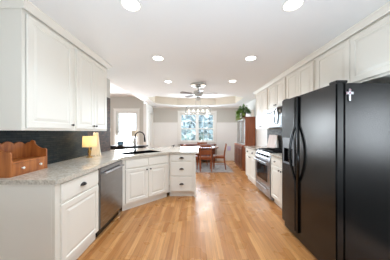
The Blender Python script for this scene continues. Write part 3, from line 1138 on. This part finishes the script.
# ------------------------------------------------------------------ dining room
rug = B().box(-1.0, 5.54, 0.001, 1.27, 7.15, 0.012, 0.003).build('area_rug', M['rug'])
tag(rug, 'grey woven area rug under the dining table', 'rug')
RZ = 0.0135

t = thing('dining_table', 'small red cherry dining table standing on the grey rug', 'table', (0.40, 6.28, RZ))
b = B()
pts = [(0.46 * math.copysign(abs(math.cos(a)) ** 0.6, math.cos(a)), 0.40 * math.copysign(abs(math.sin(a)) ** 0.6, math.sin(a))) for a in [2 * PI * i / 40 for i in range(40)]]
b.prism(pts, 0.73, 0.755)
b.build('table_top', M['cherry'], t)
B().box(-0.24, -0.235, 0.64, 0.24, 0.29, 0.729, 0.003).build('apron', M['cherry'], t)
for x in (-0.19, 0.19):
    for y in (-0.19, 0.25):
        B().lathe([(0.022, 0.0), (0.03, 0.03), (0.022, 0.08), (0.030, 0.30), (0.036, 0.52), (0.028, 0.58), (0.038, 0.60), (0.038, 0.639)], (x, y, 0), 14).build('leg', M['cherry'], t, True)

def dining_chair():
    t = thing('dining_chair', 'x', 'chair', (0, 0, RZ), 0, 'cherry dining chairs around the table')
    B().box(-0.215, -0.21, 0.435, 0.215, 0.21, 0.462, 0.008).build('seat', M['cherry_h'], t)
    b = B()
    for (xa, ya, xb, yb) in ((-0.18, -0.175, 0.18, -0.16), (-0.18, 0.16, 0.18, 0.175), (-0.19, -0.16, -0.175, 0.16), (0.175, -0.16, 0.19, 0.16)):
        b.box(xa, ya, 0.385, xb, yb, 0.434)
    b.build('seat_frame', M['cherry_h'], t)
    for x in (-0.185, 0.185):
        B().tube([(x, 0.18, 0.0), (x, 0.18, 0.434)], 0.02, 4, [0.017, 0.026]).build('leg', M['cherry_h'], t)
        B().tube([(x, -0.235, 0.004), (x, -0.19, 0.30), (x, -0.19, 0.434)], 0.02, 4, [0.018, 0.024, 0.024]).build('leg', M['cherry_h'], t)
        B().tube([(x, -0.19, 0.463), (x, -0.205, 0.62), (x, -0.255, 0.885)], 0.02, 6, [0.022, 0.021, 0.018]).build('back_post', M['cherry_h'], t, True)
    for z, y, h in ((0.80, -0.243, 0.07), (0.56, -0.205, 0.14)):
        b = B().box(-0.165, y - 0.009, z, 0.165, y + 0.009, z + h, 0.004)
        b.build('back_rail', M['cherry_h'], t)
    for x in (-0.11, -0.037, 0.037, 0.11):
        B().tube([(x, -0.213, 0.70), (x, -0.242, 0.799)], 0.014, 6).build('back_slat', M['cherry_h'], t, True)
    for x in (-0.185, 0.185):
        B().tube([(x, 0.165, 0.17), (x, -0.19, 0.17)], 0.009, 6).build('stretcher', M['cherry_h'], t, True)
    return t
c0 = dining_chair()
CH = [(0.86, 6.10, PI / 2 - 0.15, 'cherry dining chair on the right end of the table, seen from its side'),
      (-0.14, 6.05, -PI / 2 + 0.25, 'cherry dining chair half hidden behind the peninsula, left of the table'),
      (0.36, 5.81, 0.0, 'cherry dining chair on the near side of the table with its back to the camera'),
      (0.30, 6.88, PI, 'cherry dining chair on the far side of the table near the window')]
for i, (x, y, rz, lab) in enumerate(CH):
    c = c0 if i == 0 else copy_tree(c0)
    c.location = (x, y, RZ)
    c.rotation_euler = (0, 0, rz)
    c['label'] = lab

t = thing('sideboard', 'long low dark red wooden sideboard under the dining window', 'sideboard', (0.13, 7.50, 0))
B().box(-0.78, -0.20, 0.745, 0.78, 0.20, 0.79, 0.005).build('top', M['cherry'], t)
B().box(-0.74, -0.17, 0.10, 0.74, 0.18, 0.744).build('body', M['cherry'], t)
for i in range(4):
    d = B().panel(-0.72 + i * 0.362, 0.13, 0.352, 0.58, 0.018, y=-0.1705).build('door', M['cherry'], t)
    B().ball((-0.72 + i * 0.362 + (0.32 if i % 2 == 0 else 0.03), -0.20, 0.44), 0.010).build('knob', M['brass'], d, True)
for x in (-0.70, 0.70):
    for y in (-0.13, 0.14):
        B().box(x - 0.03, y - 0.03, 0, x + 0.03, y + 0.03, 0.0995).build('leg', M['cherry'], t)

# hutch on the right wall
t = thing('china_hutch', 'tall cherry china hutch with glass doors against the right wall', 'cabinet', (1.60, 6.85, 0), RR)
w = 1.12
b = B()
b.box(0.0, 0.0, 0.08, w, 0.44, 0.84)
b.box(0.03, 0.03, 0.0, w - 0.03, 0.42, 0.08)
b.build('base', M['cherry_h'], t)
B().box(-0.015, -0.02, 0.841, w + 0.015, 0.445, 0.865, 0.004).build('base_top', M['cherry_h'], t)
for i in range(3):
    d = B().panel(0.02 + i * 0.362, 0.10, 0.354, 0.72, 0.018).build('door', M['cherry'], t)
    B().ball((0.02 + i * 0.362 + (0.32 if i != 2 else 0.035), -0.028, 0.52), 0.010).build('knob', M['brass'], d, True)
b = B()
b.box(0.02, 0.10, 0.866, 0.04, 0.44, 1.80)
b.box(w - 0.04, 0.10, 0.866, w - 0.02, 0.44, 1.80)
b.box(0.04, 0.425, 0.866, w - 0.04, 0.44, 1.80)
b.box(0.04, 0.12, 1.78, w - 0.04, 0.425, 1.80)
b.build('upper_case', M['cherry_h'], t)
for z in (1.17, 1.48):
    B().box(0.041, 0.13, z, w - 0.041, 0.424, z + 0.015).build('shelf', M['cherry_h'], t)
B().box(0.0, 0.07, 1.801, w, 0.445, 1.835, 0.008).build('cornice', M['cherry_h'], t)
for i in range(2):
    xa = 0.043 + i * 0.519
    f = B()
    rect_frame(f, xa, 0.875, xa + 0.515, 1.775, 0.04, 0.095, 0.115)
    d = f.build('glass_door', M['nickel'], t)
    B().box(xa + 0.0405, 0.102, 0.9155, xa + 0.4745, 0.106, 1.7345).build('pane', M['cabglass'], d)

# plates in the hutch: a few standing dishes
for i, (lx, lz, lab) in enumerate(((0.30, 1.186, 'white plate standing on the middle shelf of the hutch'), (0.78, 1.496, 'white plate standing on the top shelf of the hutch'))):
    t = B()
    t.lathe([(0.0, 0.0), (0.08, 0.0), (0.11, 0.012), (0.112, 0.016), (0.08, 0.006), (0.0, 0.006)], (0, 0, 0), 24, 'X')
    o = t.build('plate', M['ceramic'], None, True, (1.60 + 0.35, 6.85 - lx, lz + 0.113))
    tag(o, lab, 'plate', 'plates in the hutch')

# plant on the hutch
def plant(name, label, loc, n, spread, hgt):
    t = thing(name, label, 'plant', loc)
    B().lathe([(0.0, 0.0), (0.065, 0.0), (0.085, 0.13), (0.09, 0.135), (0.08, 0.14), (0.0, 0.12)], seg=20).build('pot', M['cherry'], t, True)
    rnd = random.Random(3)
    for nm, mm, cnt, sgn in (('leaves', M['leaf'], n, 0), ('trailing_leaves', M['leaf2'], n // 2, 1)):
        b = B()
        for i in range(cnt):
            if sgn == 0:
                a = rnd.uniform(0, 2 * PI)
                r = spread * math.sqrt(rnd.random())
                p = Vector((r * math.cos(a), r * math.sin(a), 0.14 + hgt * (1 - (r / spread) ** 2) * rnd.uniform(0.2, 1.0)))
            else:
                a = rnd.uniform(PI * 0.8, PI * 1.5)
                r = spread * rnd.uniform(0.6, 1.12)
                p = Vector((r * math.cos(a), r * math.sin(a), rnd.uniform(-0.10, 0.22)))
            d = Vector((p.x, p.y, rnd.uniform(-0.05, 0.10))).normalized()
            d = (d + Vector((rnd.uniform(-.5, .5), rnd.uniform(-.5, .5), rnd.uniform(-.4, .4)))).normalized()
            sd = d.cross(Vector((rnd.uniform(-.3, .3), rnd.uniform(-.3, .3), 1))).normalized()
            up = sd.cross(d)
            L_ = rnd.uniform(0.055, 0.10)
            w_ = L_ * 0.33
            v = [b.bm.verts.new(q) for q in (p, p + d * L_ * 0.4 + sd * w_ + up * 0.008, p + d * L_, p + d * L_ * 0.4 - sd * w_ + up * 0.008, p + d * L_ * 0.45 - up * 0.004)]
            for k in range(4):
                b.bm.faces.new((v[k], v[(k + 1) % 4], v[4]))
        b.build(nm, mm, t)
    return t
plant('potted_plant', 'leafy green plant spilling over the top of the cherry hutch', (1.73, 6.05, 1.8355), 420, 0.21, 0.30)
t = B().lathe([(0.0, 0.0), (0.05, 0.0), (0.065, 0.06), (0.05, 0.16), (0.035, 0.20), (0.045, 0.23), (0.04, 0.23), (0.03, 0.20), (0.0, 0.02)], seg=20).build('vase', M['ceramic'], None, True, (1.96, 5.785, 1.8355))
tag(t, 'white ceramic vase on the hutch to the right of the plant', 'vase')

# outlet on the far wall
t = thing('wall_outlet', 'pale violet night light plugged into the white wainscot right of the dining table', 'outlet', (1.56, FAR - 0.0125, 0.56))
B().box(-0.075, -0.008, -0.10, 0.075, -0.001, 0.10, 0.003).build('plate', M['outlet'], t)
B().box(-0.03, -0.022, -0.05, 0.03, -0.0085, 0.05, 0.004).build('night_light', M['outlet'], t)

# board and bottle on the far right counter
t = thing('cutting_board', 'pale pinkish rectangular board leaning on the backsplash beyond the stove', 'board', (1.93, 4.33, CZ))
o = B().box(-0.23, -0.009, 0.0, 0.23, 0.009, 0.33, 0.006).build('board', M['board'], t)
o.rotation_euler = (math.radians(-12), 0, RR)
t = thing('soap_bottle', 'white bottle on the counter beside the pinkish board', 'bottle', (1.965, 4.058, CZ))
B().lathe([(0.0, 0.0), (0.034, 0.0), (0.036, 0.01), (0.036, 0.17), (0.018, 0.20), (0.016, 0.23)], seg=18).build('body', M['ceramic'], t, True)
B().lathe([(0.018, 0.2305), (0.018, 0.26), (0.0, 0.262)], seg=14).build('cap', M['ceramic'], t, True)

# ------------------------------------------------------------------ ceiling fixtures
names = ['recessed ceiling light nearest the left wall cabinets at the top of the photo', 'recessed ceiling light at the top of the photo over the aisle before the refrigerator',
         'recessed ceiling light on the left in the middle row', 'recessed ceiling light on the right in the middle row',
         'recessed ceiling light on the left of the ceiling fan, in the far row', 'recessed ceiling light on the right of the ceiling fan, in the far row']
proto = thing('recessed_light', names[0], 'ceiling light', (0, 0, CEIL), 0, 'recessed ceiling lights')
B().lathe([(0.092, -0.001), (0.090, -0.006), (0.074, -0.008), (0.072, -0.001)], seg=32, rim=True).build('trim_ring', M['trim'], proto, True)
B().lathe([(0.0, -0.003), (0.0715, -0.003), (0.0715, -0.0015), (0.0, -0.0015)], seg=32).build('lens', M['lens'], proto)
ad = bpy.data.lights.new('downlight', 'AREA')
ad.shape = 'DISK'
ad.size = 0.13
ad.energy = DOWNLIGHT_W
ad.color = (0.74, 0.88, 1.0)
ad.spread = math.radians(130)
al = bpy.data.objects.new('downlight', ad)
al.location = (0, 0, -0.012)
al.parent = proto
COL.objects.link(al)
for i, (x, y) in enumerate(DOWNLIGHT_SPOTS):
    p = proto if i == 0 else copy_tree(proto)
    p.location = (x, y, CEIL)
    p['label'] = names[i]

# ceiling fan
t = thing('ceiling_fan', 'brushed nickel ceiling fan with thin blades and a glass globe', 'fan', (0.075, 4.02, CEIL - 0.001))
B().lathe([(0.0, -0.001), (0.185, -0.001), (0.18, -0.03), (0.17, -0.035), (0.085, -0.035), (0.075, -0.06), (0.03, -0.085), (0.0, -0.085)], seg=36).build('canopy', M['nickel_l'], t, True)
for s in (-1, 1):
    B().ball((s * 0.12, -0.05, -0.042), 0.034, (1.2, 1, 0.5)).build('spot_lens', M['bulb'], t, True)
B().tube([(0, 0, -0.08), (0, 0, -0.15)], 0.012, 10).build('down_rod', M['nickel_l'], t, True)
B().lathe([(0.0, -0.135), (0.05, -0.137), (0.11, -0.165), (0.118, -0.21), (0.095, -0.265), (0.045, -0.29), (0.0, -0.29)], seg=28).build('motor_housing', M['nickel_l'], t, True)
B().ball((0, 0, -0.345), 0.062, (1, 1, 0.85), 3).build('glass_globe', plain('frosted_glass', srgb(214, 212, 206), 0.25), t, True)
for k in range(5):
    a = math.radians(-10 + 72 * k)
    bl = B()
    c_, s_ = math.cos(a), math.sin(a)
    prof = [(0.16, 0.035), (0.20, 0.045), (0.38, 0.055), (0.43, 0.05), (0.45, 0.03)]
    tlt = 0.18
    up_, lo_ = [], []
    ring = [(r, wd) for r, wd in prof] + [(r, -wd) for r, wd in reversed(prof)]
    va, vb = [], []
    for r, q in ring:
        x, y, z = r * c_ - q * s_, r * s_ + q * c_, -0.238 + q * tlt
        va.append(bl.bm.verts.new((x, y, z)))
        vb.append(bl.bm.verts.new((x, y, z + 0.007)))
    bl.bm.faces.new(va)
    bl.bm.faces.new(list(reversed(vb)))
    for i in range(len(va)):
        j = (i + 1) % len(va)
        bl.bm.faces.new((va[i], va[j], vb[j], vb[i]))
    bo = bl.build('blade', M['walnut'], t)
    B().tube([(0.10 * c_, 0.10 * s_, -0.232), (0.18 * c_, 0.18 * s_, -0.241)], 0.01, 6).build('blade_arm', M['nickel_l'], bo, True)

# linear chandelier over the dining table
t = thing('chandelier', 'linear nickel chandelier with five lit bulbs hanging over the dining table', 'chandelier', (0.11, 6.1, 0))
HX = 0.44
B().box(-0.22, -0.05, TZ - 0.03, 0.22, 0.05, TZ - 0.001, 0.004).build('canopy', M['nickel'], t)
for x in (-0.08, 0.08):
    B().tube([(x, 0, TZ - 0.031), (x, 0, 2.255)], 0.006, 8).build('rod', M['nickel'], t, True)
b = B()
for y in (-0.10, 0.10):
    loop = []
    b.tube([(-HX + 0.12, y * 0.3, 2.255), (HX - 0.12, y * 0.3, 2.255)], 0.008, 8)
    for s in (-1, 1):
        b.tube([(s * (HX - 0.12), y * 0.3, 2.255), (s * (HX - 0.03), y * 0.8, 2.205), (s * HX, y, 2.125), (s * HX, y, 1.990)], 0.008, 8)
    b.tube([(-HX, y, 1.990), (HX, y, 1.990)], 0.009, 8)
for s in (-1, 1):
    b.tube([(s * HX, -0.10, 1.990), (s * HX, 0.10, 1.990)], 0.009, 8)
b.build('frame', M['nickel'], t, True)
for i in range(5):
    x = -0.33 + i * 0.165
    a_ = B().tube([(x, 0, 1.990 + 0.002), (x, 0, 2.035)], 0.013, 10).build('socket', M['nickel'], t, True)
    B().tube([(x, -0.10, 1.990), (x, 0.10, 1.990)], 0.006, 6).build('cross_bar', M['nickel'], t, True)
    B().lathe([(0.0, 2.036), (0.018, 2.040), (0.030, 2.080), (0.022, 2.110), (0.0, 2.125)], (x, 0, 0), 14).build('bulb', M['bulb'], a_, True)
    if i in (0, 2, 4):
        pd = bpy.data.lights.new('bulb_light', 'POINT')
        pd.energy = 10.0
        pd.color = (0.86, 0.93, 1.0)
        pd.shadow_soft_size = 0.04
        po = bpy.data.objects.new('bulb_light', pd)
        po.location = (x, 0, 1.965)
        po.parent = t
        COL.objects.link(po)
    B().lathe([(0.052, 2.027), (0.052, 2.165), (0.050, 2.165), (0.050, 2.027)], (x, 0, 0), 20, rim=True).build('glass_shade', M['glass'], a_, True)

# ------------------------------------------------------------------ outdoors
struct(B().box(-14, 8.1, -0.5, 14, 30, -0.4).build('lawn', M['lawn']))
def tree(label, x, y, h, r, seed):
    t = thing('tree', label, 'tree', (x, y, -0.4), 0, 'trees beyond the dining window')
    rnd = random.Random(seed)
    B().tube([(0, 0, 0), (0.05, 0, h * 0.5), (0, 0, h)], 0.1, 8, [0.16, 0.11, 0.05]).build('trunk', M['bark'], t, True)
    b = B()
    for i in range(800):
        a = rnd.uniform(0, 2 * PI)
        q = r * math.sqrt(rnd.random())
        z = h * rnd.uniform(0.25, 1.0)
        p = Vector((q * math.cos(a), q * math.sin(a), z))
        s_ = rnd.uniform(0.25, 0.5)
        d1 = Vector((rnd.uniform(-1, 1), rnd.uniform(-1, 1), rnd.uniform(-1, 1))).normalized()
        d2 = d1.cross(Vector((rnd.uniform(-1, 1), rnd.uniform(-1, 1), rnd.uniform(-1, 1)))).normalized()
        b.bm.faces.new([b.bm.verts.new(p + d1 * s_), ] + [b.bm.verts.new(p + d2 * s_ * 0.6), b.bm.verts.new(p - d1 * s_), b.bm.verts.new(p - d2 * s_ * 0.6)][0:3])
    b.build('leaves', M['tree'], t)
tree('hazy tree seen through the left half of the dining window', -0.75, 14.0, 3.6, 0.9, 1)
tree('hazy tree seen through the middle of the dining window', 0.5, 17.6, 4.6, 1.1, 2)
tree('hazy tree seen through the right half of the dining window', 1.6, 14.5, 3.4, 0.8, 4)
